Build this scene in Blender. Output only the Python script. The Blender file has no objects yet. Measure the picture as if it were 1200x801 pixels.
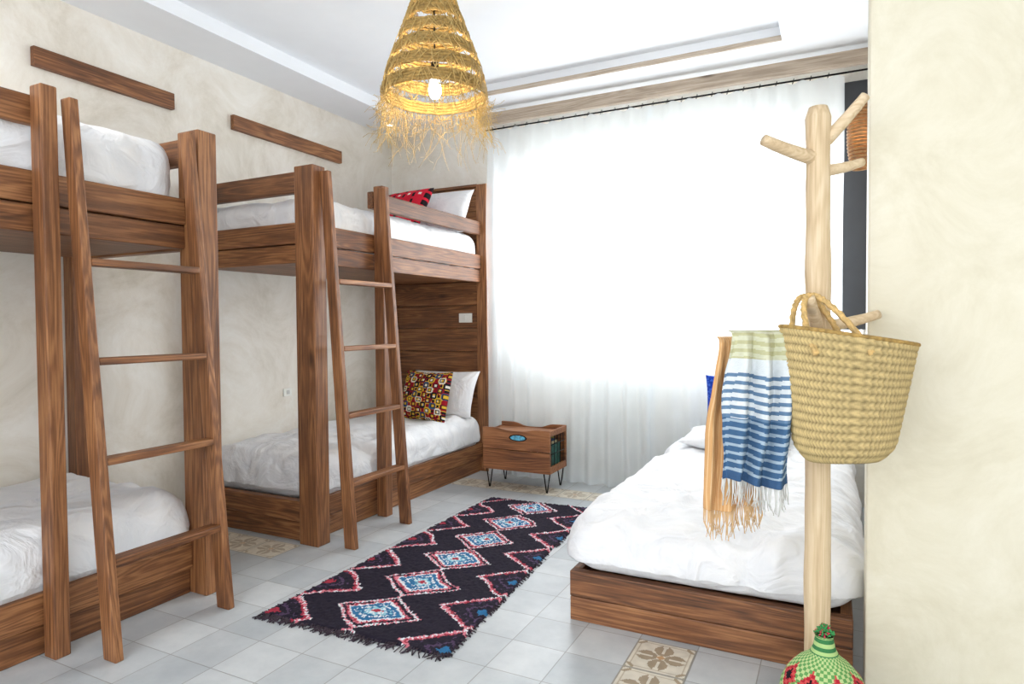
import bpy, bmesh, math, random
from mathutils import Vector, Matrix, noise, Euler
random.seed(7)
S=bpy.context.scene
C=bpy.context.collection
def empty(name):
    e=bpy.data.objects.new(name,None); C.objects.link(e); e.empty_display_size=.1; return e
def mesh_obj(name,verts,faces,mat=None,parent=None,smooth=False,fcol=None):
    me=bpy.data.meshes.new(name); me.from_pydata([tuple(v) for v in verts],[],faces); me.update()
    if fcol:
        a=me.color_attributes.new(name='Col',type='FLOAT_COLOR',domain='CORNER')
        arr=[]
        for p in me.polygons:
            c=fcol[p.index]
            for _ in range(p.loop_total): arr.extend((c[0],c[1],c[2],1.0))
        a.data.foreach_set('color',arr)
    if smooth: me.polygons.foreach_set('use_smooth',[True]*len(me.polygons))
    o=bpy.data.objects.new(name,me); C.objects.link(o)
    if mat: me.materials.append(mat)
    if parent: o.parent=parent
    return o
def bevel(o,w=.004,seg=2):
    m=o.modifiers.new('bev','BEVEL'); m.width=w; m.segments=seg; m.limit_method='ANGLE'
def boxv(x0,x1,y0,y1,z0,z1):
    x0,x1=sorted((x0,x1)); y0,y1=sorted((y0,y1)); z0,z1=sorted((z0,z1))
    return [(x0,y0,z0),(x1,y0,z0),(x1,y1,z0),(x0,y1,z0),(x0,y0,z1),(x1,y0,z1),(x1,y1,z1),(x0,y1,z1)]
BF=[(0,3,2,1),(4,5,6,7),(0,1,5,4),(1,2,6,5),(2,3,7,6),(3,0,4,7)]
def box(name,x0,x1,y0,y1,z0,z1,mat,parent=None,bv=.004):
    o=mesh_obj(name,boxv(x0,x1,y0,y1,z0,z1),BF,mat,parent)
    if bv: bevel(o,bv)
    return o
def sweep(pts,rad,n=8,cap=True,base=0):
    pts=[Vector(p) for p in pts]; V=[];F=[]
    up=None
    for i,p in enumerate(pts):
        t=(pts[min(i+1,len(pts)-1)]-pts[max(i-1,0)]).normalized()
        if up is None:
            up=Vector((0,0,1)) if abs(t.z)<.9 else Vector((1,0,0))
        a=t.cross(up)
        if a.length<1e-5: a=t.cross(Vector((0,1,0)))
        a.normalize(); b=t.cross(a).normalized()
        r=rad[i] if isinstance(rad,(list,tuple)) else rad
        for k in range(n):
            an=2*math.pi*k/n
            V.append(p+a*(r*math.cos(an))+b*(r*math.sin(an)))
    for i in range(len(pts)-1):
        for k in range(n):
            F.append((base+i*n+k,base+i*n+(k+1)%n,base+(i+1)*n+(k+1)%n,base+(i+1)*n+k))
    if cap:
        F.append(tuple(base+k for k in range(n))[::-1]); F.append(tuple(base+(len(pts)-1)*n+k for k in range(n)))
    return V,F
def tube(name,pts,rad,mat,parent=None,n=10):
    V,F=sweep(pts,rad,n); return mesh_obj(name,V,F,mat,parent,True)
def tubes(name,lst,mat,parent=None,n=4):
    V=[];F=[]
    for pts,r in lst:
        v,f=sweep(pts,r,n,True,len(V)); V+=v; F+=f
    return mesh_obj(name,V,F,mat,parent,True)
def bez(p0,p1,p2,n=12):
    p0,p1,p2=Vector(p0),Vector(p1),Vector(p2)
    return [p0*(1-t)**2+p1*2*t*(1-t)+p2*t*t for t in [i/n for i in range(n+1)]]
# ---------- materials
def newmat(name):
    m=bpy.data.materials.new(name); m.use_nodes=True; nt=m.node_tree
    return m,nt,nt.nodes['Principled BSDF']
def lin(r,g,b):
    f=lambda c:(c/255/12.92) if c/255<=.04045 else ((c/255+.055)/1.055)**2.4
    return (f(r),f(g),f(b),1)
def ramp(nt,stops):
    r=nt.nodes.new('ShaderNodeValToRGB'); e=r.color_ramp.elements
    while len(e)<len(stops): e.new(.5)
    for i,(p,c) in enumerate(stops): e[i].position=p; e[i].color=c
    return r
def simple(name,col,rough=.6,metal=0,nscale=0,bump=0,var=.08,coord='Object'):
    m,nt,b=newmat(name); b.inputs['Roughness'].default_value=rough; b.inputs['Metallic'].default_value=metal
    tc=nt.nodes.new('ShaderNodeTexCoord'); n=nt.nodes.new('ShaderNodeTexNoise'); n.inputs['Scale'].default_value=nscale or 8
    n.inputs['Detail'].default_value=5
    nt.links.new(tc.outputs[coord],n.inputs['Vector'])
    r=ramp(nt,[(.3,tuple(c*(1-var) for c in col[:3])+(1,)),(.7,tuple(min(1,c*(1+var)) for c in col[:3])+(1,))])
    nt.links.new(n.outputs['Fac'],r.inputs['Fac']); nt.links.new(r.outputs['Color'],b.inputs['Base Color'])
    if bump:
        bp=nt.nodes.new('ShaderNodeBump'); bp.inputs['Strength'].default_value=bump; bp.inputs['Distance'].default_value=.01
        nt.links.new(n.outputs['Fac'],bp.inputs['Height']); nt.links.new(bp.outputs['Normal'],b.inputs['Normal'])
    return m
def wood(name,axis,dark=lin(62,36,21),mid=lin(122,77,45),light=lin(172,120,76),rough=.5):
    m,nt,b=newmat(name); N=nt.nodes; L=nt.links
    tc=N.new('ShaderNodeTexCoord'); oi=N.new('ShaderNodeObjectInfo')
    mul=N.new('ShaderNodeMath'); mul.operation='MULTIPLY'; mul.inputs[1].default_value=37
    L.new(oi.outputs['Random'],mul.inputs[0])
    ad=N.new('ShaderNodeVectorMath'); ad.operation='ADD'; L.new(tc.outputs['Object'],ad.inputs[0]); L.new(mul.outputs[0],ad.inputs[1])
    mp=N.new('ShaderNodeMapping'); s=[9,9,9]; s[axis]=.55; mp.inputs['Scale'].default_value=s
    L.new(ad.outputs[0],mp.inputs['Vector'])
    n1=N.new('ShaderNodeTexNoise'); n1.inputs['Scale'].default_value=1.0; n1.inputs['Detail'].default_value=2.0; n1.inputs['Distortion'].default_value=.7
    L.new(mp.outputs[0],n1.inputs['Vector'])
    mm=N.new('ShaderNodeMath'); mm.operation='MULTIPLY'; mm.inputs[1].default_value=85; L.new(n1.outputs['Fac'],mm.inputs[0])
    sn=N.new('ShaderNodeMath'); sn.operation='SINE'; L.new(mm.outputs[0],sn.inputs[0])
    mp2=N.new('ShaderNodeMapping'); s2=[150,150,150]; s2[axis]=5; mp2.inputs['Scale'].default_value=s2
    L.new(ad.outputs[0],mp2.inputs['Vector'])
    n2=N.new('ShaderNodeTexNoise'); n2.inputs['Scale'].default_value=1; n2.inputs['Detail'].default_value=3; L.new(mp2.outputs[0],n2.inputs['Vector'])
    mp3=N.new('ShaderNodeMapping'); s3=[6,6,6]; s3[axis]=1.6; mp3.inputs['Scale'].default_value=s3
    L.new(ad.outputs[0],mp3.inputs['Vector'])
    n3=N.new('ShaderNodeTexNoise'); n3.inputs['Scale'].default_value=1; n3.inputs['Detail'].default_value=5; n3.inputs['Roughness'].default_value=.7; L.new(mp3.outputs[0],n3.inputs['Vector'])
    a0=N.new('ShaderNodeMath'); a0.operation='MULTIPLY_ADD'; a0.inputs[1].default_value=.5; L.new(n2.outputs['Fac'],a0.inputs[0]); 
    sc_=N.new('ShaderNodeMath'); sc_.operation='MULTIPLY'; sc_.inputs[1].default_value=.55; L.new(n3.outputs['Fac'],sc_.inputs[0]); L.new(sc_.outputs[0],a0.inputs[2])
    a1=N.new('ShaderNodeMath'); a1.operation='MULTIPLY_ADD'; a1.inputs[1].default_value=.075; L.new(sn.outputs[0],a1.inputs[0]); L.new(a0.outputs[0],a1.inputs[2])
    a2=N.new('ShaderNodeMath'); a2.operation='MULTIPLY_ADD'; a2.inputs[1].default_value=.14; L.new(oi.outputs['Random'],a2.inputs[0]); L.new(a1.outputs[0],a2.inputs[2])
    r=ramp(nt,[(.34,dark),(.60,mid),(.84,light)]); L.new(a2.outputs[0],r.inputs['Fac'])
    vk=N.new('ShaderNodeTexVoronoi'); vk.inputs['Scale'].default_value=1.0; mpk=N.new('ShaderNodeMapping'); sk=[5,5,5]; sk[axis]=1.7; mpk.inputs['Scale'].default_value=sk; L.new(ad.outputs[0],mpk.inputs['Vector']); L.new(mpk.outputs[0],vk.inputs['Vector'])
    rk=ramp(nt,[(.03,(.25,.22,.2,1)),(.12,(1,1,1,1))]); L.new(vk.outputs['Distance'],rk.inputs['Fac'])
    mx=N.new('ShaderNodeMix'); mx.data_type='RGBA'; mx.blend_type='MULTIPLY'; mx.inputs[0].default_value=.9
    L.new(r.outputs['Color'],mx.inputs[6]); L.new(rk.outputs['Color'],mx.inputs[7]); L.new(mx.outputs[2],b.inputs['Base Color'])
    b.inputs['Roughness'].default_value=rough
    bp=N.new('ShaderNodeBump'); bp.inputs['Strength'].default_value=.35; bp.inputs['Distance'].default_value=.004
    L.new(a1.outputs[0],bp.inputs['Height']); L.new(bp.outputs['Normal'],b.inputs['Normal'])
    return m
WX,WY,WZ=wood('wood_x',0),wood('wood_y',1),wood('wood_z',2)
WXl=wood('crate_wood',0,lin(84,48,28),lin(140,88,52),lin(176,120,76),.5)
pale=wood('driftwood',2,lin(186,158,122),lin(214,190,154),lin(230,210,180),.7)
palex=wood('driftwood_x',0,lin(186,158,122),lin(214,190,154),lin(230,210,180),.7)
beamw=wood('beam_wood',0,lin(140,124,108),lin(178,162,144),lin(204,190,174),.7)
def vcol(name,rough=.9,bump=0,nscale=200,trans=0):
    m,nt,b=newmat(name); a=nt.nodes.new('ShaderNodeAttribute'); a.attribute_name='Col'
    nt.links.new(a.outputs['Color'],b.inputs['Base Color']); b.inputs['Roughness'].default_value=rough
    b.inputs['Specular IOR Level'].default_value=.2
    if bump:
        n=nt.nodes.new('ShaderNodeTexNoise'); n.inputs['Scale'].default_value=nscale
        tc=nt.nodes.new('ShaderNodeTexCoord'); nt.links.new(tc.outputs['Object'],n.inputs['Vector'])
        bp=nt.nodes.new('ShaderNodeBump'); bp.inputs['Strength'].default_value=bump; bp.inputs['Distance'].default_value=.004
        nt.links.new(n.outputs['Fac'],bp.inputs['Height']); nt.links.new(bp.outputs['Normal'],b.inputs['Normal'])
    return m
woven=vcol('woven_pattern',.9,.5,300)
tilepat=vcol('tile_pattern',.45)
def plaster(name,c1,c2,c3,sc=1.6):
    m,nt,b=newmat(name); N=nt.nodes; L=nt.links
    tc=N.new('ShaderNodeTexCoord'); n=N.new('ShaderNodeTexNoise'); n.inputs['Scale'].default_value=sc; n.inputs['Detail'].default_value=10; n.inputs['Roughness'].default_value=.72; n.inputs['Distortion'].default_value=.7
    L.new(tc.outputs['Object'],n.inputs['Vector'])
    r=ramp(nt,[(.30,c1),(.48,c2),(.66,c3)]); L.new(n.outputs['Fac'],r.inputs['Fac']); L.new(r.outputs['Color'],b.inputs['Base Color'])
    b.inputs['Roughness'].default_value=.55
    n2=N.new('ShaderNodeTexNoise'); n2.inputs['Scale'].default_value=9; n2.inputs['Detail'].default_value=6; L.new(tc.outputs['Object'],n2.inputs['Vector'])
    bp=N.new('ShaderNodeBump'); bp.inputs['Strength'].default_value=.4; bp.inputs['Distance'].default_value=.008
    L.new(n2.outputs['Fac'],bp.inputs['Height']); L.new(bp.outputs['Normal'],b.inputs['Normal'])
    return m
wallm=plaster('plaster_cream',lin(206,198,182),lin(228,222,211),lin(240,237,230),2.0)
pierm=plaster('plaster_beige',lin(206,198,174),lin(217,210,188),lin(226,220,201),2.8)
ceilm=simple('ceiling_paint',lin(240,243,247),.8,var=.01)
# floor
m,nt,b=newmat('cement_tile'); N=nt.nodes; L=nt.links
tc=N.new('ShaderNodeTexCoord'); mp=N.new('ShaderNodeMapping'); mp.inputs['Location'].default_value=(.69+9,-2.48+9,0)
L.new(tc.outputs['Object'],mp.inputs['Vector'])
br=N.new('ShaderNodeTexBrick'); br.offset=0; br.squash=1
br.inputs['Scale'].default_value=1; br.inputs['Brick Width'].default_value=.225; br.inputs['Row Height'].default_value=.225
br.inputs['Mortar Size'].default_value=.0022; br.inputs['Mortar Smooth'].default_value=.3; br.inputs['Bias'].default_value=0
br.inputs['Color1'].default_value=lin(184,189,192); br.inputs['Color2'].default_value=lin(208,211,212); br.inputs['Mortar'].default_value=lin(156,156,154)
L.new(mp.outputs[0],br.inputs['Vector'])
n=N.new('ShaderNodeTexNoise'); n.inputs['Scale'].default_value=5; n.inputs['Detail'].default_value=7; n.inputs['Roughness'].default_value=.65; L.new(tc.outputs['Object'],n.inputs['Vector'])
r=ramp(nt,[(.3,(.72,.745,.77,1)),(.7,(1,1,1,1))]); L.new(n.outputs['Fac'],r.inputs['Fac'])
mx=N.new('ShaderNodeMix'); mx.data_type='RGBA'; mx.blend_type='MULTIPLY'; mx.inputs[0].default_value=.85
L.new(br.outputs['Color'],mx.inputs[6]); L.new(r.outputs['Color'],mx.inputs[7]); L.new(mx.outputs[2],b.inputs['Base Color'])
b.inputs['Roughness'].default_value=.36
bp=N.new('ShaderNodeBump'); bp.invert=True; bp.inputs['Strength'].default_value=.3; bp.inputs['Distance'].default_value=.003
L.new(br.outputs['Fac'],bp.inputs['Height']); L.new(bp.outputs['Normal'],b.inputs['Normal'])
floorm=m
# linen
m,nt,b=newmat('white_linen'); N=nt.nodes; L=nt.links
b.inputs['Roughness'].default_value=.85
tc=N.new('ShaderNodeTexCoord'); n=N.new('ShaderNodeTexNoise'); n.inputs['Scale'].default_value=5; n.inputs['Detail'].default_value=4; n.inputs['Distortion'].default_value=1.6
L.new(tc.outputs['Object'],n.inputs['Vector'])
r=ramp(nt,[(.3,lin(224,226,230)),(.7,lin(237,237,238))]); L.new(n.outputs['Fac'],r.inputs['Fac']); L.new(r.outputs['Color'],b.inputs['Base Color'])
bp=N.new('ShaderNodeBump'); bp.inputs['Strength'].default_value=.7; bp.inputs['Distance'].default_value=.04
L.new(n.outputs['Fac'],bp.inputs['Height']); L.new(bp.outputs['Normal'],b.inputs['Normal'])
linen=m
# sheer curtain
m=bpy.data.materials.new('sheer_curtain'); m.use_nodes=True; nt=m.node_tree; N=nt.nodes; L=nt.links
for x in list(N): N.remove(x)
o=N.new('ShaderNodeOutputMaterial'); tr=N.new('ShaderNodeBsdfTransparent'); tl=N.new('ShaderNodeBsdfTranslucent'); df=N.new('ShaderNodeBsdfDiffuse')
tl.inputs['Color'].default_value=(.84,.90,.94,1); df.inputs['Color'].default_value=(.84,.89,.92,1)
a=N.new('ShaderNodeMixShader'); a.inputs[0].default_value=.66; L.new(tl.outputs[0],a.inputs[1]); L.new(df.outputs[0],a.inputs[2])
c=N.new('ShaderNodeMixShader'); tcn=N.new('ShaderNodeTexCoord'); wn=N.new('ShaderNodeTexNoise'); wn.inputs['Scale'].default_value=3
L.new(tcn.outputs['Object'],wn.inputs['Vector']); rr=ramp(nt,[(.3,(.54,.54,.54,1)),(.7,(.64,.64,.64,1))]); L.new(wn.outputs['Fac'],rr.inputs['Fac']); L.new(rr.outputs['Color'],c.inputs[0])
L.new(tr.outputs[0],c.inputs[1]); L.new(a.outputs[0],c.inputs[2]); L.new(c.outputs[0],o.inputs['Surface'])
sheer=m
black=simple('black_metal',lin(30,28,28),.4,.8)
darkfr=simple('dark_frame',lin(48,50,54),.5)
greyfr=simple('grey_frame',lin(226,229,231),.5)
plastic=simple('white_plastic',lin(238,238,232),.35,var=.01)
straw=simple('straw',lin(166,134,74),.75,0,60,.4,.4)
strawdk=simple('straw_fringe',lin(192,162,100),.8,0,20,0,.25)
# ---------- room
XL,XR,YF,ZC=-3.72,.22,4.92,3.0
floor=box('floor',-3.9,2.6,-2.0,5.1,-.1,0,floorm,None,0)
box('wall_left',-3.9,XL,-2.0,5.1,0,3.3,wallm,None,0)
wf=empty('wall_far'); wx0,wx1,wz0,wz1=-2.5,.16,1.0,2.5
box('wall_far_below',XL,XR,YF,5.1,0,wz0,wallm,wf,0); box('wall_far_above',XL,XR,YF,5.1,wz1,3.3,wallm,wf,0)
box('wall_far_side_a',XL,wx0,YF,5.1,wz0,wz1,wallm,wf,0); box('wall_far_side_b',wx1,XR,YF,5.1,wz0,wz1,wallm,wf,0)
box('wall_right',XR,.4,2.6,5.1,0,3.3,wallm,None,0)
box('wall_pier',.094,2.6,2.45,2.6,0,3.3,pierm,None,.006)
box('wall_side',2.5,2.6,-2.0,2.45,0,3.3,wallm,None,0)
ce=empty('ceiling'); tx0,tx1,ty0,ty1=-3.33,-.31,-1.2,4.38
box('ceiling_border_left',XL,tx0,-2,YF,ZC,3.3,ceilm,ce,0); box('ceiling_border_right',tx1,2.5,-2,YF,ZC,3.3,ceilm,ce,0)
box('ceiling_border_far',tx0,tx1,ty1,YF,ZC,3.3,ceilm,ce,0); box('ceiling_border_near',tx0,tx1,-2,ty0,ZC,3.3,ceilm,ce,0)
box('ceiling_tray',tx0,tx1,ty0,ty1,3.09,3.3,ceilm,ce,0)
box('trim_1',-2.45,tx1,ty1-.02,ty1,3.0,3.03,beamw,None,.003)
w=empty('window_1')
for nm,a_,mt in (('frame_bottom',(wx0,wx1,4.98,5.03,wz0,wz0+.03),greyfr),('frame_top',(wx0,wx1,4.98,5.03,wz1-.03,wz1),greyfr),('frame_left',(wx0,wx0+.03,4.98,5.03,wz0,wz1),greyfr),('mullion',(-1.24,-1.22,4.98,5.03,wz0,wz1),darkfr),('side_panel',(.035,.215,4.86,4.915,1.2,2.84),darkfr)):
    box(nm,*a_,mt,w,.003)
g,nt,b=newmat('window_glass')
for x in list(nt.nodes): nt.nodes.remove(x)
o=nt.nodes.new('ShaderNodeOutputMaterial'); t=nt.nodes.new('ShaderNodeBsdfTransparent'); gl=nt.nodes.new('ShaderNodeBsdfGlossy'); gl.inputs['Roughness'].default_value=.02
mxs=nt.nodes.new('ShaderNodeMixShader'); mxs.inputs[0].default_value=.06; nt.links.new(t.outputs[0],mxs.inputs[1]); nt.links.new(gl.outputs[0],mxs.inputs[2]); nt.links.new(mxs.outputs[0],o.inputs['Surface'])
box('glass',wx0+.03,.0,5.0,5.006,wz0+.03,wz1-.03,g,w,0)
box('trim_2',-2.62,XR,4.62,4.67,2.87,2.96,beamw,None,.006)
cr=empty('curtain_rod'); tube('rod',[(-2.62,4.73,2.86),(XR,4.73,2.86)],.006,black,cr)
def curtain(name,x0,x1,seed,zt=2.845):
    nx=int((x1-x0)/.008); nz=44; V=[];F=[]
    for j in range(nz+1):
        z=.012+(zt-.012)*j/nz
        for i in range(nx+1):
            x=x0+(x1-x0)*i/nx
            ph=x*2*math.pi/.15+1.6*noise.noise(Vector((x*2.2,seed,z*.35)))*2.4
            amp=.016+.018*noise.noise(Vector((x*3,seed+3,z*.8)))
            spread=1+(.8*(1-z/zt))
            y=4.70+amp*spread*math.sin(ph)+.014*noise.noise(Vector((x*9,z*2,seed)))
            sag=.006*(1-math.cos(2*math.pi*(x/.105))) if j==nz else 0
            V.append((x+.01*noise.noise(Vector((x*5,z*1.5,seed+9))),y,max(.006,z-sag)))
    for j in range(nz):
        for i in range(nx):
            a=j*(nx+1)+i; F.append((a,a+1,a+nx+2,a+nx+1))
    p=empty(name); mesh_obj('cloth',V,F,sheer,p,True)
    rings=[]
    x=x0+.03
    while x<x1:
        rings.append(([(x+.016*math.cos(t)*.3,4.73+.014*math.sin(t),2.858+.018*math.cos(t)) for t in [k*math.pi/4 for k in range(9)]],.002))
        x+=.105
    tubes('rings',rings,black,p,4)
curtain('curtain',-2.58,-1.20,1.3); curtain('curtain',-1.24,.04,5.1)
for i,(a_,b_) in enumerate(((1.89,2.68),(3.12,4.2))):
    box('wall_shelf_ledge',XL,XL+.035,a_,b_,2.60,2.70,WY,None,.004)
so=empty('wall_outlet'); box('plate',XL,XL+.01,3.55,3.63,.72,.78,plastic,so,.003); box('socket',XL+.01,XL+.014,3.575,3.605,.735,.765,simple('grey_plastic',lin(200,200,196),.4),so,.002)
def tile(name,x,y,nx=1,ny=1,s=.225,fade=0):
    n=44; V=[];F=[];col=[]
    for j in range(n*ny+1):
        for i in range(n*nx+1): V.append((x+i*s/n,y+j*s/n,.0015))
    W=n*nx+1
    for j in range(n*ny):
        for i in range(n*nx):
            a=j*W+i; F.append((a,a+1,a+W+1,a+W))
            u=((i+.5)%n)/n*2-1; v=((j+.5)%n)/n*2-1
            rr=math.hypot(u,v); th=math.atan2(v,u)
            base=lin(222,215,200); c=base
            pet=.42+.40*abs(math.cos(2*th))
            if rr<pet and rr>.16 and abs(math.sin(4*th))>.25+.2*rr: c=lin(166,150,128)
            if rr<.13: c=lin(196,158,118)
            if .8<max(abs(u),abs(v))<.86: c=lin(196,184,164)
            cr_=math.hypot(1-abs(u),1-abs(v))
            if .22<cr_<.34 or cr_<.12: c=lin(170,154,130)
            if max(abs(u),abs(v))>.97: c=lin(160,156,146)
            k=.92+.12*noise.noise(Vector((i*.2,j*.2,x*7)))
            col.append([(q*(1-fade)+z_*fade)*k for q,z_ in zip(c[:3],base[:3])])
    return mesh_obj(name,V,F,tilepat,floor,False,col)
tile('patterned_tile_a',-.69,2.03,1,2)
tile('patterned_tile_b',-2.715,4.28,7,1,fade=.3)
tile('patterned_tile_c',-3.615,2.48,4,1,fade=.3)
# ---------- bedding
def soft(name,x0,x1,y0,y1,z0,z1,r=.09,parent=None,seed=0,amp=.022,mat=linen,cuts=60):
    bm=bmesh.new(); bmesh.ops.create_cube(bm,size=2); bmesh.ops.subdivide_edges(bm,edges=bm.edges[:],cuts=cuts,use_grid_fill=True)
    h=Vector(((x1-x0)/2,(y1-y0)/2,(z1-z0)/2)); c=Vector(((x0+x1)/2,(y0+y1)/2,(z0+z1)/2)); rz=min(r,h.z*.95)
    for v in bm.verts:
        p=Vector((v.co.x*h.x,v.co.y*h.y,v.co.z*h.z))
        q=Vector((max(-(h.x-r),min(h.x-r,p.x)),max(-(h.y-r),min(h.y-r,p.y)),max(-(h.z-rz),min(h.z-rz,p.z))))
        d=p-q
        if d.length>1e-6:
            dn=d.normalized(); p=q+Vector((dn.x*r,dn.y*r,dn.z*rz))
        else: dn=Vector((0,0,1))
        w=p+c
        f=1-abs(noise.noise(Vector((w.x*2.6+seed,w.y*1.6,w.z*2+seed))))*2.2
        g_=noise.noise(Vector((w.x*7+w.y*4,w.y*3-seed,w.z*6)))
        g2=1-abs(noise.noise(Vector((w.x*5-w.y*3+seed*2,w.y*5+w.x*2,w.z*4))))*2
        g3=1-abs(noise.noise(Vector((w.x*11+w.y*6+seed,w.y*8-w.x*5,w.z*7+seed))))*2
        hgt=amp*(f*.55+g_*.35+g2*.5+g3*.32)
        if dn.z<-.3: hgt*=.1
        w=w+dn*hgt
        w.z=max(w.z,z0)
        v.co=w
    me=bpy.data.meshes.new(name); bm.to_mesh(me); bm.free()
    me.polygons.foreach_set('use_smooth',[True]*len(me.polygons)); me.materials.append(mat)
    o=bpy.data.objects.new(name,me); C.objects.link(o); o.parent=parent
    return o
def pillow(name,w,h,t,loc,rot,mat,parent=None,colfn=None,n=30,seed=0):
    V=[];F=[];col=[]
    M=Matrix.Translation(loc)@Euler([math.radians(a) for a in rot]).to_matrix().to_4x4()
    idx={}
    for s in (1,-1):
        for j in range(n+1):
            for i in range(n+1):
                u=i/n*2-1; v=j/n*2-1
                edge=(i in(0,n) or j in(0,n))
                if s==-1 and edge: idx[(s,i,j)]=idx[(1,i,j)]; continue
                x=w/2*u*(1-.07*(1-v*v)*abs(u)); y=h/2*v*(1-.07*(1-u*u)*abs(v))
                z=s*t/2*(max(0,(1-u*u)*(1-v*v)))**.42
                if not edge: z+=s*.012*noise.noise(Vector((u*2.5+seed,v*2.5,s)))*min(1,(1-abs(u))*5,(1-abs(v))*5)
                idx[(s,i,j)]=len(V); V.append(M@Vector((x,y,z)))
    for s in (1,-1):
        for j in range(n):
            for i in range(n):
                q=(idx[(s,i,j)],idx[(s,i+1,j)],idx[(s,i+1,j+1)],idx[(s,i,j+1)])
                F.append(q if s==1 else q[::-1])
                if colfn: col.append(colfn((i+.5)/n*2-1,(j+.5)/n*2-1)[:3])
    return mesh_obj(name,V,F,mat,parent,True,col if colfn else None)
# ---------- bunks
def bunk(foot,dr,seed,sp,pw,l0,l1,xt,ztop):
    E=empty('bunk_bed'); Y=lambda s:foot+dr*s
    def B(nm,x0,x1,s0,s1,z0,z1,mat): return box(nm,x0,x1,Y(s0),Y(s1),z0,z1,mat,E,.006)
    B('corner_post',-2.74,-2.60,0,.10,0,2.15,WZ); B('wall_foot_post',-3.68,-3.60,0,.10,0,2.15,WZ)
    B('ladder_post',-2.685,-2.61,sp,sp+pw,0,2.15,WZ)
    B('head_post',-2.74,-2.64,2.06,2.16,0,2.44,WZ); B('wall_head_post',-3.70,-3.62,2.06,2.16,0,2.44,WZ)
    z=.02; k=0
    while z<2.40:
        B('headboard_plank_%d'%k,-3.62,-2.74,2.09,2.13,z,min(z+.198,2.44),WX); z+=.2; k+=1
    B('headboard_cap',-3.62,-2.74,2.08,2.14,2.422,2.45,WX)
    for nm,z0,z1,xo in (('rail_low_a',0.0,.115,-.02),('rail_low_b',.12,.24,0),('rail_up_a',1.61,1.715,-.008),('rail_up_b',1.72,1.84,0)):
        B(nm,-2.745+xo,-2.69+xo,.10,2.06,z0,z1,WY)
        B(nm+'_foot',-3.60,-2.74,.02-xo,.07-xo,z0,z1,WX)
    B('guard_rail',-2.735,-2.69,sp,2.06,2.01,2.12,WY)
    B('guard_foot',-3.60,-2.74,.03,.075,2.01,2.13,WX)
    B('deck_up',-3.62,-2.75,.07,2.08,1.62,1.645,WY); B('deck_low',-3.62,-2.765,.09,2.08,.14,.165,WY)
    y0,y1=sorted((Y(.095),Y(2.06)))
    soft('mattress_upper',-3.63,-2.735,y0,y1,1.645,ztop,.09 if ztop<2.05 else .14,E,seed,.02 if ztop<2.05 else .03)
    soft('mattress_lower',-3.63,-2.70,y0-.0,y1,.20,.47,.10,E,seed+4,.026)
    LD=E; s0,s1=l0,l1; T=.034
    xb,zt=-2.42,2.12
    X=lambda z:xb+(xt-xb)*z/zt
    for nm,s in (('ladder_rail_a',s0),('ladder_rail_b',s1-T)):
        ya,yb=sorted((Y(s),Y(s+T)))
        V=[(X(0)-.038,ya,0),(X(0)+.038,ya,0),(X(0)+.038,yb,0),(X(0)-.038,yb,0),(X(zt)-.03,ya,zt),(X(zt)+.03,ya,zt),(X(zt)+.03,yb,zt),(X(zt)-.03,yb,zt)]
        o=mesh_obj(nm,V,BF,WZ,LD); bevel(o,.005)
    for i,z in enumerate((.36,.74,1.12,1.50)):
        box('ladder_rung_%d'%i,X(z)-.034,X(z)+.034,Y(s0+T),Y(s1-T),z-.014,z+.014,WY,LD,.005)
    return E
b1=bunk(2.10,-1,1.7,.685,.058,.125,.658,-2.615,2.10); b2=bunk(2.72,1,8.2,.63,.07,.055,.60,-2.572,2.0)
sp=empty('switch_plate'); box('plate',-2.93,-2.80,4.80,4.811,1.27,1.35,plastic,sp,.003); box('rocker',-2.915,-2.87,4.796,4.80,1.285,1.335,plastic,sp,.002); box('rocker_2',-2.86,-2.815,4.796,4.80,1.285,1.335,plastic,sp,.002)
def kilim(u,v):
    a=abs(((u*2.5+v*2.5)%1)-.5)*2; b_=abs(((u*2.5-v*2.5)%1)-.5)*2
    s=a+b_; k=int(math.floor(u*2.5+v*2.5))*3+int(math.floor(u*2.5-v*2.5))*5
    h=noise.cell(Vector((u*14,v*14,3)))
    pal=[lin(150,24,38),lin(222,180,60),lin(30,26,34),lin(232,228,214),lin(60,90,130),lin(130,40,50)]
    if s<.5: return pal[3] if h>.3 else pal[1]
    if s<.8: return pal[2]
    if s<1.2: return pal[k%6]
    if s<1.5: return pal[1] if h>0 else pal[0]
    return pal[2] if h>-.3 else pal[0]
def redc(u,v):
    i=int((u+1)*9); j=int((v+1)*9)
    if i%4==1 and j%3!=0: return lin(30,24,28)
    if j%6==2 and i%2: return lin(235,228,220)
    return lin(206,34,56)
def bluec(u,v):
    return lin(30,64,170) if noise.noise(Vector((u*14,v*14,1)))>-.15 else lin(60,100,200)
pillow('patterned_cushion',.50,.42,.16,(-3.0,4.38,.67),(74,0,-8),woven,None,kilim,64)
pillow('white_pillow',.66,.42,.17,(-3.02,4.66,.665),(66,0,0),linen,None,seed=3)
pillow('white_pillow',.66,.42,.17,(-3.03,4.60,2.19),(64,0,0),linen,None,seed=5)
pillow('red_cushion',.50,.42,.15,(-3.12,4.26,2.16),(60,0,-8),woven,None,redc,54)
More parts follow.
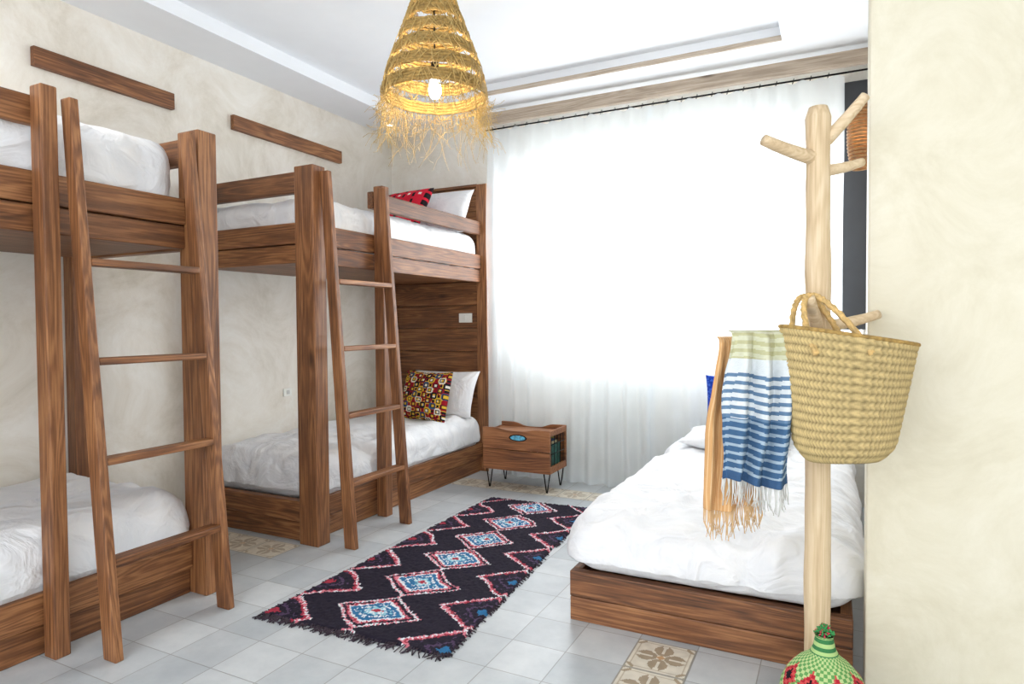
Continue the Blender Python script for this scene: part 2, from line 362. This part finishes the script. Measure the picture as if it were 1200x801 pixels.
# ---------- right bed
rb=empty('low_bed'); bx0,bx1,by0,by1=-1.0,.06,2.52,4.60
box('foot_board_a',bx0,bx1,by0,by0+.04,0,.10,WX,rb,.004); box('foot_board_b',bx0,bx1,by0-.003,by0+.04,.103,.21,WX,rb,.004)
box('side_board_a',bx0,bx0+.04,by0+.04,by1,0,.21,WY,rb,.004); box('side_board_b',bx1-.04,bx1,by0+.04,by1,0,.21,WY,rb,.004)
box('head_end',bx0,bx1,by1,by1+.03,0,.21,WX,rb,.004); box('deck',bx0+.04,bx1-.04,by0+.04,by1,.14,.17,WX,rb,0)
soft('duvet',bx0-.012,bx1+.02,by0-.025,by1+.0,.205,.435,.13,rb,12.5,.032,cuts=90)
pillow('white_pillow',.66,.42,.13,(-.56,4.30,.515),(4,0,0),linen,None,seed=9)
pillow('blue_cushion',.44,.42,.12,(-.57,4.50,.69),(80,0,6),woven,None,bluec,50)
# ---------- rug
rugE=empty('berber_rug')
def rugcol(x,y):
    P=.335; A=.215
    yy=((y/P)%1)-.5; s=abs(yy)*2+abs(x)/A
    blk=lin(34,29,42); h=noise.noise(Vector((x*60,y*60,0)))
    pk=lin(208,122,136); rd=lin(160,48,66); wh=lin(216,220,224); bl=lin(46,106,150); lb=lin(136,190,206); vi=lin(78,60,88)
    dots=(int(x*80+200)+int(y*80))%2==0
    if s<1:
        if s<.12: return rd
        if s<.26: return wh if dots else lb
        if s<.38: return bl if h<.15 else lb
        if s<.50: return wh if dots else bl
        if s<.62: return bl
        if s<.70: return wh
        if s<.80: return rd if dots else pk
        if s<.90: return blk
        return wh if dots else pk
    yy2=((y/P+.5)%1)-.5; s2=abs(yy2)*2+abs(abs(x)-2*A)/A
    if s2<1:
        if s2>.90: return wh if dots else pk
        if s2>.81: return rd if h>-.1 else pk
        if s2<.16: return bl if x>0 else rd
        if .34<s2<.42: return vi
        return blk if h<.4 else vi
    return blk
rx0,rx1,ry0,ry1=-2.215,-1.30,1.97,4.04
nx,ny=120,270; V=[];F=[];col=[]
for j in range(ny+1):
    for i in range(nx+1):
        u=i/nx; v=j/ny
        taper=.17*v
        x=rx0+.01*v+ (rx1-taper-rx0)*u+.012*noise.noise(Vector((0,v*9,u>.5)))
        y=ry0+(ry1-ry0)*v+.012*noise.noise(Vector((u*7,0,v>.5)))+.05*u
        z=.014+.007*noise.noise(Vector((x*70,y*70,0)))+.006*noise.noise(Vector((x*4,y*4,2)))
        if i in(0,nx) or j in (0,ny): z=.002
        V.append((x,y,z))
for j in range(ny):
    for i in range(nx):
        a=j*(nx+1)+i; F.append((a,a+1,a+nx+2,a+nx+1))
        jx=.006*noise.noise(Vector((i*.7,j*.7,4))); jw=.02*noise.noise(Vector((i*.05,j*.04,8))); kk=1+.25*noise.noise(Vector((i*.5,j*.5,1)))
        col.append([q*kk for q in rugcol(((i+.5)/nx-.5)*.9+jx+jw,(j+.5)/ny*2.03+jx+jw-.03)[:3]])
mesh_obj('pile',V,F,woven,rugE,True,col)
fr=[]
for k in range(170):
    u=random.random(); x=rx0+(rx1-rx0)*u; y=ry0+.05*u+.01; l=random.uniform(.02,.055)
    fr.append(([(x,y,.01),(x+random.uniform(-.01,.01),y-l*.5,.006),(x+random.uniform(-.02,.02),y-l,.003)],.0025))
for k in range(150):
    v=random.random(); y=ry0+(ry1-ry0)*v; l=random.uniform(.005,.02)
    fr.append(([(rx0+.015,y,.01),(rx0-l+.005,y+random.uniform(-.01,.01),.004)],.003))
    fr.append(([(rx1-.16*v-.01,y+.05,.01),(rx1-.16*v+l,y+.05+random.uniform(-.01,.01),.004)],.003))
tubes('rug_fringe',fr,simple('rug_wool',lin(52,40,50),.95,nscale=30,var=.5),rugE,4)
# ---------- crate nightstand
cn=empty('crate_nightstand'); cx0,cx1,cy0,cy1,cz0,cz1=-2.42,-1.86,4.30,4.63,.15,.47
def prism(name,poly,y0,y1,mat,par):
    n=len(poly); V=[(x,y0,z) for x,z in poly]+[(x,y1,z) for x,z in poly]
    F=[tuple(range(n)),tuple(range(2*n-1,n-1,-1))]+[(i,i+n,(i+1)%n+n,(i+1)%n) for i in range(n)]
    o=mesh_obj(name,V,F,mat,par); bevel(o,.003); return o
def wavy(z0,z1,dip):
    pts=[(cx0,z0),(cx1,z0)]
    for i in range(21):
        t=i/20; x=cx1-(cx1-cx0)*t; d=dip*math.exp(-((t-.5)/.22)**4); pts.append((x,z1-d))
    return pts
prism('front_lower',[(cx0,cz0),(cx1,cz0),(cx1,cz0+.155),(cx0,cz0+.155)],cy0,cy0+.02,WXl,cn)
prism('front_upper',wavy(cz0+.159,cz1,.018),cy0,cy0+.02,WXl,cn)
prism('back',wavy(cz0,cz1,.03),cy1-.02,cy1,WXl,cn)
box('bottom',cx0,cx1,cy0+.02,cy1-.02,cz0,cz0+.018,WXl,cn,.002)
box('left_side',cx0,cx0+.02,cy0+.02,cy1-.02,cz0+.018,cz1-.03,WXl,cn,.002)
box('right_slat_low',cx1-.02,cx1,cy0+.02,cy1-.02,cz0+.018,cz0+.05,WXl,cn,.002)
box('right_slat_top',cx1-.02,cx1,cy0+.02,cy1-.02,cz1-.045,cz1-.005,WXl,cn,.002)
box('top_shelf',cx0+.02,cx1-.02,cy0+.02,cy1-.02,cz1-.05,cz1-.035,WXl,cn,.002)
wires=[]
for k in range(5):
    y=cy0+.05+k*.058; wires.append(([(cx1-.01,y,cz0+.05),(cx1-.01,y,cz1-.03)],.003))
wires.append(([(cx1-.008,cy0+.02,cz0+.14),(cx1-.008,cy1-.02,cz0+.14)],.003))
wires.append(([(cx1-.008,cy0+.02,cz0+.21),(cx1-.008,cy1-.02,cz0+.21)],.003))
tubes('wires',wires,black,cn,6)
leg=[]
for x,y in ((cx0+.04,cy0+.035),(cx1-.04,cy0+.035),(cx0+.04,cy1-.035),(cx1-.04,cy1-.035)):
    leg.append(([(x-.025,y,cz0),(x-.003,y,.004),(x+.003,y,.004),(x+.025,y,cz0)],.0045))
tubes('hairpin_legs',leg,black,cn,6)
cols=[lin(40,90,80),lin(200,190,150),lin(60,80,120),lin(150,160,90),lin(220,220,210),lin(40,60,60)]
for k in range(9):
    x=cx1-.035-.018*k; box('magazine_%d'%k,x-.013,x,cy0+.03,cy1-.04-.01*(k%3),cz0+.02,cz0+.20+.012*(k%4),simple('paper_%d'%k,cols[k%6],.6,nscale=25,var=.5),cn,.001)
def oval(nm,rx,rzz,y,mat):
    n=28; c0=(cx0+.30,cz1-.068); V=[(c0[0]+rx*math.cos(2*math.pi*i/n),y,c0[1]+rzz*math.sin(2*math.pi*i/n)) for i in range(n)]
    mesh_obj(nm,V,[tuple(range(n))],mat,cn)
oval('label_edge',.075,.026,cy0-.001,black); oval('label',.062,.019,cy0-.002,simple('label_blue',lin(90,170,200),.5,nscale=60,var=.5))
# ---------- coat stand
PX,PY=-.047,2.28; R=Vector((.893,.449,0)); Fw=Vector((-.449,.893,0))
st=empty('branch_coat_stand')
pts=[];rad=[]
for i in range(60):
    z=1.93*i/59; pts.append((PX+.010*noise.noise(Vector((0,0,z*2)))-.008*z*.5,PY+.01*noise.noise(Vector((5,0,z*2))),z)); rad.append(.040-.004*z/2+.004*noise.noise(Vector((9,0,z*6))))
rad[-1]=.028
V,F=sweep(pts,rad,20); mesh_obj('trunk',V,F,pale,st,True)
P0=Vector((PX,PY,0))
def br_(nm,ra,za,rb_,zb,ra2=.019,fd=0,fe=0):
    a=P0+R*ra+Fw*fd+Vector((0,0,za)); b_=P0+R*rb_+Fw*fe+Vector((0,0,zb))
    mid=(a+b_)/2+Vector((0,0,-.01))
    p=bez(a,mid,b_,10); tube(nm,p,[ra2*(1.15-.35*i/10)*(1+.1*noise.noise(Vector((i,ra*9,zb*5)))) for i in range(11)],palex,st,12)
br_('branch_a',0,1.765,-.20,1.815,.021,0,-.05)
br_('branch_b',0,1.81,.125,1.955,.019,0,-.03)
br_('branch_c',0,1.73,.15,1.765,.017,0,.03)
br_('branch_d',0,1.22,-.075,1.325,.02,0,-.09)
br_('branch_e',0,1.235,.205,1.275,.018,0,.03)
br_('branch_f',0,1.17,-.29,1.205,.015,0,-.08)
bm=bmesh.new(); bmesh.ops.create_cone(bm,cap_ends=True,segments=40,radius1=.095,radius2=.088,depth=.035); me=bpy.data.meshes.new('base'); bm.to_mesh(me); bm.free(); me.materials.append(pale)
bo=bpy.data.objects.new('base',me); C.objects.link(bo); bo.location=(PX,PY,.0175); bo.parent=st; bevel(bo,.005)
# ---------- straw basket
bk=empty('straw_basket'); Bc=P0+R*.010+Fw*(-.135)+Vector((0,0,.83)); H=.38
NR=16;NA=72
def bshape(t,an):
    e=.72; c,s=math.cos(an),math.sin(an)
    cx=math.copysign(abs(c)**e,c); sy=math.copysign(abs(s)**e,s)
    w=.138+.058*t**.9; k=max(0,(.16-t)/.16); w-=.035*k*k
    d=.05+.025*t; d*=(1-.5*max(0,(.12-t)/.12)**2)
    return cx*w,sy*d
na,nt_=432,160; V=[];F=[];col=[]
for j in range(nt_+1):
    t=j/nt_
    for i in range(na):
        an=2*math.pi*i/na; x,y=bshape(t,an)
        row=t*NR; rr=row%1
        d=.0026*abs(math.sin(math.pi*rr))**.6+.002*math.sin(an*NA+(1 if rr<.5 else -1)*rr*5)
        l=math.hypot(x,y) or 1; x+=x/l*d; y+=y/l*d
        z=t*H-.03*t*(x/.2)+.01*(1-t)*(abs(x)/.14)**3
        V.append(Bc+R*(x+.012*t)+Fw*y+Vector((0,0,z)))
for j in range(nt_):
    for i in range(na):
        a=j*na+i; b_=j*na+(i+1)%na; F.append((a,b_,b_+na,a+na))
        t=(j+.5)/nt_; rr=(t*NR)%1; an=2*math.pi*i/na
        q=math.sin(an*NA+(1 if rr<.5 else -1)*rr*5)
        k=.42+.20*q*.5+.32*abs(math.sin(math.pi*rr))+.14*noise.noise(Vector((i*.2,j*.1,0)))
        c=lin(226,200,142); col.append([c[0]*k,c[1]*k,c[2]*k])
F.append(tuple(range(na))[::-1]); col.append([.3,.22,.12])
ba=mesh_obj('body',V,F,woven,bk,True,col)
sm=ba.modifiers.new('s','SOLIDIFY'); sm.thickness=.006; sm.offset=-1
rim=[V[nt_*na+i*4] for i in range(108)]; rim.append(rim[0]); tube('rim',rim,.006,straw,bk,8)
strawh=simple('straw_handle',lin(206,172,112),.75,0,60,.4,.3)
def braid(nm,p,r):
    L_=[]
    for ph in (0,2.09,4.18):
        q=[]
        for i,c_ in enumerate(p):
            a=i*.9+ph; q.append(Vector(c_)+R*(math.cos(a)*r*.6)+Vector((0,0,math.sin(a)*r*.6)))
        L_.append((q,r*.75))
    tubes(nm,L_,strawh,bk,6)
def arch(p0,p1,top,n=40):
    p0,p1=Vector(p0),Vector(p1); out=[]
    for i in range(n+1):
        t=i/n; p=p0.lerp(p1,t)
        k=math.sin(math.pi*t)**.6
        sk=(top-(p0+p1)/2); out.append(p+sk*k)
    return out
topc=P0+R*(-.066)+Fw*(-.06)+Vector((0,0,1.335))
for nm,fy in (('handle_front',-.075),('handle_back',.065)):
    braid(nm,arch(Bc+R*(-.12)+Fw*fy+Vector((0,0,H-.05)),Bc+R*(.04)+Fw*fy+Vector((0,0,H-.05)),topc+Fw*(fy*.3)),.008)
# ---------- towels
def cloth(name,r0,r1,ztop,zbot,fw,colfn,seed,slant=0,nf=4,amp=.018,fr_len=.05,frc=None,topn=.25):
    E=empty(name); n=90; m_=170; V=[];F=[];col=[]
    for j in range(m_+1):
        v=j/m_
        for i in range(n+1):
            u=i/n
            wid=1-topn*max(0,1-v*2.2)**1.5-.06*v*v
            rr=r0+(r1-r0)*(.5+(u-.5)*wid)+slant*v+.010*noise.noise(Vector((v*3,seed,u)))
            z=ztop-(ztop-zbot)*v
            yy=fw+amp*math.sin(u*nf*2*math.pi+seed+2.0*noise.noise(Vector((u*2,v*1.5,seed))))*(.45+.55*min(1,v*3))+.006*noise.noise(Vector((u*14,v*9,seed)))
            k=max(0,1-v/.09); yy+=.05*k*k; z-=.02*k*k
            z+=.014*math.sin(u*5+seed)*v
            V.append(P0+R*rr+Fw*yy+Vector((0,0,z)))
    for j in range(m_):
        for i in range(n):
            a=j*(n+1)+i; F.append((a,a+1,a+n+2,a+n+1)); col.append(colfn((i+.5)/n,(j+.5)/m_)[:3])
    o=mesh_obj('cloth',V,F,woven,E,True,col); q=o.modifiers.new('s','SOLIDIFY'); q.thickness=.003
    fr=[]
    for i in range(0,n+1,1):
        p=V[m_*(n+1)+i]; l=fr_len*random.uniform(.7,1.2)
        if i%4==3: continue
        fr.append(([p+Vector((0,0,.003)),p+Vector((random.uniform(-.006,.006),random.uniform(-.006,.006),-l*.5)),p+Vector((random.uniform(-.012,.012),random.uniform(-.012,.012),-l))],[.002,.0015,.001]))
    tubes('fringe',fr,frc,E,4)
    return E
def towc(u,v):
    w=lin(214,219,221); k=noise.noise(Vector((u*30,v*60,2)))*.06
    def j(c): return [max(0,q*(1+k)) for q in c[:3]]
    s=(v*19+.15*math.sin(u*7))%1
    if v<.22: return j(lin(188,186,146) if s<.5 else lin(206,206,180))
    if v<.30: return j(w)
    if v<.60: return j(lin(100,128,156) if s<.45 else w)
    if v<.95: return j(lin(66,98,132) if s<.62 else lin(160,178,192))
    return j(lin(60,90,126))
def peach(u,v):
    return lin(208,160,108) if (u*22)%1<.75 else lin(224,190,146)
wfr=simple('fringe_white',lin(222,222,218),.9); pfr=simple('fringe_peach',lin(222,186,140),.9)
cloth('striped_towel',-.338,-.125,1.245,.765,-.125,towc,1.0,-.015,3,.022,.075,wfr,.22)
cloth('peach_scarf',-.362,-.175,1.225,.68,-.072,peach,3.3,-.035,3,.014,.08,pfr,.30)
# ---------- crochet bottle
def lathe(name,prof,cx,cy,mat,parent,colfn=None,n=96,smooth=True,disp=None):
    V=[];F=[];col=[]
    for j,(r_,z) in enumerate(prof):
        for i in range(n):
            an=2*math.pi*i/n; d=disp(an,j) if disp else 0
            V.append((cx+(r_+d)*math.cos(an),cy+(r_+d)*math.sin(an),z))
    for j in range(len(prof)-1):
        for i in range(n):
            F.append((j*n+i,j*n+(i+1)%n,(j+1)*n+(i+1)%n,(j+1)*n+i))
            if colfn: col.append(colfn(i,j)[:3])
    if prof[0][0]>.001:
        F.append(tuple(range(n))[::-1]); col.append((.1,.2,.1))
    return mesh_obj(name,V,F,mat,parent,smooth,col if colfn else None)
cb=empty('beaded_bottle'); qx,qy=-.025,2.04
key=[(.09,0),(.115,.03),(.125,.09),(.124,.15),(.116,.20),(.098,.24),(.070,.27),(.042,.292),(.030,.315),(.024,.345),(.026,.352)]
prof=[]
for k in range(len(key)-1):
    for i in range(8):
        t=i/8; prof.append((key[k][0]*(1-t)+key[k+1][0]*t,key[k][1]*(1-t)+key[k+1][1]*t))
prof.append(key[-1])
def botc(i,j):
    gr=lin(96,152,84); lg=lin(180,198,138); z=prof[j][1]; u=(i/96*8)%1-.5; bd=(i//2+j//2)%2
    if z>.30: return lin(60,120,72) if (j//3)%2 else lin(170,198,130)
    if .19<z<.272:
        s=abs(u)*2.2+abs(z-.232)/.035
        if s<.45: return lin(24,20,26)
        if s<1.0: return lin(170,36,50) if bd else lin(200,76,76)
    if .08<z<.15:
        s=abs(abs(u)-.5)*2+abs(z-.115)/.035
        if s<.9: return lin(30,24,30) if bd else lin(200,50,60)
    if z<.06: return lin(220,60,60) if bd else gr
    return gr if bd else lg
lathe('body',prof,qx,qy,woven,cb,botc,96,True,lambda an,j:.0022*math.sin(an*48)*math.sin(j*1.57+.7))
tu=[]
for k in range(150):
    a=random.random()*6.28; e_=random.uniform(-.1,1.4); l=random.uniform(.018,.030)
    p=Vector((qx,qy,.354)); d=Vector((math.cos(a)*math.cos(e_),math.sin(a)*math.cos(e_),math.sin(e_)))
    tu.append(([p,p+d*l*.6+Vector((0,0,.002)),p+d*l],.0025))
tubes('pom_green',tu[:95],simple('yarn_green',lin(60,146,80),.9),cb,4)
tubes('pom_red',tu[95:],simple('yarn_red',lin(200,60,80),.9),cb,4)
# ---------- pendant
pe=empty('woven_pendant_lamp'); lx,ly=-1.80,2.74
K=[(3.0,.045),(2.90,.085),(2.76,.135),(2.63,.185),(2.53,.222),(2.44,.246),(2.38,.253),(2.35,.25)]
def rz(z):
    for k in range(len(K)-1):
        if K[k+1][0]<=z<=K[k][0]:
            t=(K[k][0]-z)/(K[k][0]-K[k+1][0]); return K[k][1]*(1-t)+K[k+1][1]*t
    return K[-1][1]
coils=[]; z=2.995;k=0
while z>2.36:
    if k%6 not in (4,5) :
        r0=rz(z)
        coils.append(([(lx+(r0+.008*noise.noise(Vector((math.cos(t)*4,math.sin(t)*4,z*30))))*math.cos(t),ly+(r0+.008*noise.noise(Vector((math.cos(t)*4,math.sin(t)*4,z*30+7))))*math.sin(t),z+.006*noise.noise(Vector((math.cos(t)*6,math.sin(t)*6,z*9)))) for t in [q*2*math.pi/72 for q in range(73)]],.0085))
    z-=.0155;k+=1
tubes('coils',coils,straw,pe,7)
ws=[]
for k in range(520):
    a=random.random()*6.283; z=random.uniform(2.37,2.97); l=random.uniform(.04,.12); da=random.uniform(-.35,.35)
    p=[]
    for q in range(5):
        t=q/4; zz=max(2.36,z-l*t); rr=rz(min(2.995,zz))+.010+random.uniform(0,.006); aa=a+da*t
        p.append((lx+rr*math.cos(aa),ly+rr*math.sin(aa),zz))
    ws.append((p,.0022))
tubes('wraps',ws,strawdk,pe,4)
fr=[]
for k in range(400):
    a=random.random()*6.283; l=.05+.27*random.random()**1.3; out=random.uniform(-.05,.09); da=random.uniform(-.5,.5); c1=random.uniform(-.04,.04)
    p=[]
    for q in range(8):
        t=q/7; rr=.25+out*t*t+c1*math.sin(t*5); aa=a+da*t*t
        p.append((lx+rr*math.cos(aa),ly+rr*math.sin(aa),2.375-l*t+.06*t*t*random.random()))
    fr.append((p,random.uniform(.0008,.0013)))
tubes('fringe',fr,strawdk,pe,3)
tube('cord',[(lx,ly,3.09),(lx,ly,2.53)],.004,black,pe,8)
lathe('socket',[(.02,2.50),(.022,2.52),(.018,2.56)],lx,ly,black,pe,None,24)
em,nt,b=newmat('bulb_glow'); b.inputs['Emission Color'].default_value=(1,.9,.7,1); b.inputs['Emission Strength'].default_value=25
lathe('bulb',[(.001,2.38),(.018,2.385),(.030,2.405),(.032,2.43),(.026,2.46),(.018,2.49),(.016,2.50)],lx,ly,em,pe,None,24)
ld=bpy.data.lights.new('bulb_light','POINT'); ld.energy=20; ld.color=(1,.88,.66); ld.shadow_soft_size=.05
lo=bpy.data.objects.new('bulb_light',ld); C.objects.link(lo); lo.location=(lx,ly,2.42); lo.parent=pe
sc=empty('rattan_wall_sconce'); sx,sy=.12,4.3
coils=[]
for k in range(19):
    z=2.15+k*.02; r0=.045+.02*math.sin(k/18*math.pi)
    coils.append(([(sx+r0*math.cos(t),sy+r0*math.sin(t),z) for t in [q*2*math.pi/24 for q in range(25)]],.0085))
tubes('shade',coils,simple('rattan',lin(168,124,78),.7,nscale=40,var=.3),sc,6)
box('bracket',sx,XR,sy-.01,sy+.01,2.50,2.52,black,sc,.002)
l2=bpy.data.lights.new('sconce_light','POINT'); l2.energy=.5; l2.color=(1,.7,.4); l2.shadow_soft_size=.02
lo=bpy.data.objects.new('sconce_light',l2); C.objects.link(lo); lo.location=(sx,sy,2.33); lo.parent=sc
dm,nt,b=newmat('downlight_glow'); b.inputs['Emission Color'].default_value=(1,.95,.85,1); b.inputs['Emission Strength'].default_value=6
def area(nm,loc,rot,sx,sy,e,col,par=None):
    l=bpy.data.lights.new(nm,'AREA'); l.shape='RECTANGLE'; l.size=sx; l.size_y=sy; l.energy=e; l.color=col
    o=bpy.data.objects.new(nm,l); C.objects.link(o); o.location=loc; o.rotation_euler=[math.radians(a) for a in rot]; o.parent=par; return o
for x,y in ((-3.5,4.6),(-3.5,1.15),(-3.5,-.4),(-1.8,-1.5),(.9,1.0)):  # far-left fixture is in view; the unseen others are added for interior fill
    e=empty('recessed_downlight'); lathe('trim_ring',[(.03,2.999),(.045,2.992),(.045,2.998)],x,y,plastic,e,None,32); lathe('lens',[(.028,2.997),(.001,2.997)],x,y,dm,e,None,32)
    if y>3 or x>0: continue
    l=bpy.data.lights.new('fill_spot','SPOT'); l.energy=50; l.spot_size=math.radians(150); l.spot_blend=1; l.shadow_soft_size=.3; l.color=(1,.95,.88)  # added soft fill to brighten the interior, only at the unseen fixtures
    o=bpy.data.objects.new('fill_spot',l); C.objects.link(o); o.location=(x+.3,y,2.94); o.parent=e
# ---------- light
wd=bpy.data.worlds.new('w'); S.world=wd; wd.use_nodes=True
bg=wd.node_tree.nodes['Background']; bg.inputs[0].default_value=(.94,.97,1,1); bg.inputs[1].default_value=3.5
area('window_daylight',(-1.2,5.4,1.8),(-90,0,0),2.6,1.7,125,(.95,.98,1))
# ---------- camera
cd=bpy.data.cameras.new('cam'); cam=bpy.data.objects.new('cam',cd); C.objects.link(cam)
cd.sensor_width=36; cd.lens=36*755/1200; cd.clip_start=.05
M=Matrix.Rotation(math.radians(26.7),4,'Z')@Matrix.Rotation(math.radians(90-1.55),4,'X')@Matrix.Rotation(math.radians(-.4),4,'Z')
cam.matrix_world=Matrix.Translation((0,0,1.25))@M
S.camera=cam
try:
    S.view_settings.view_transform='Standard'; S.view_settings.exposure=0
except Exception as ex: print(ex)
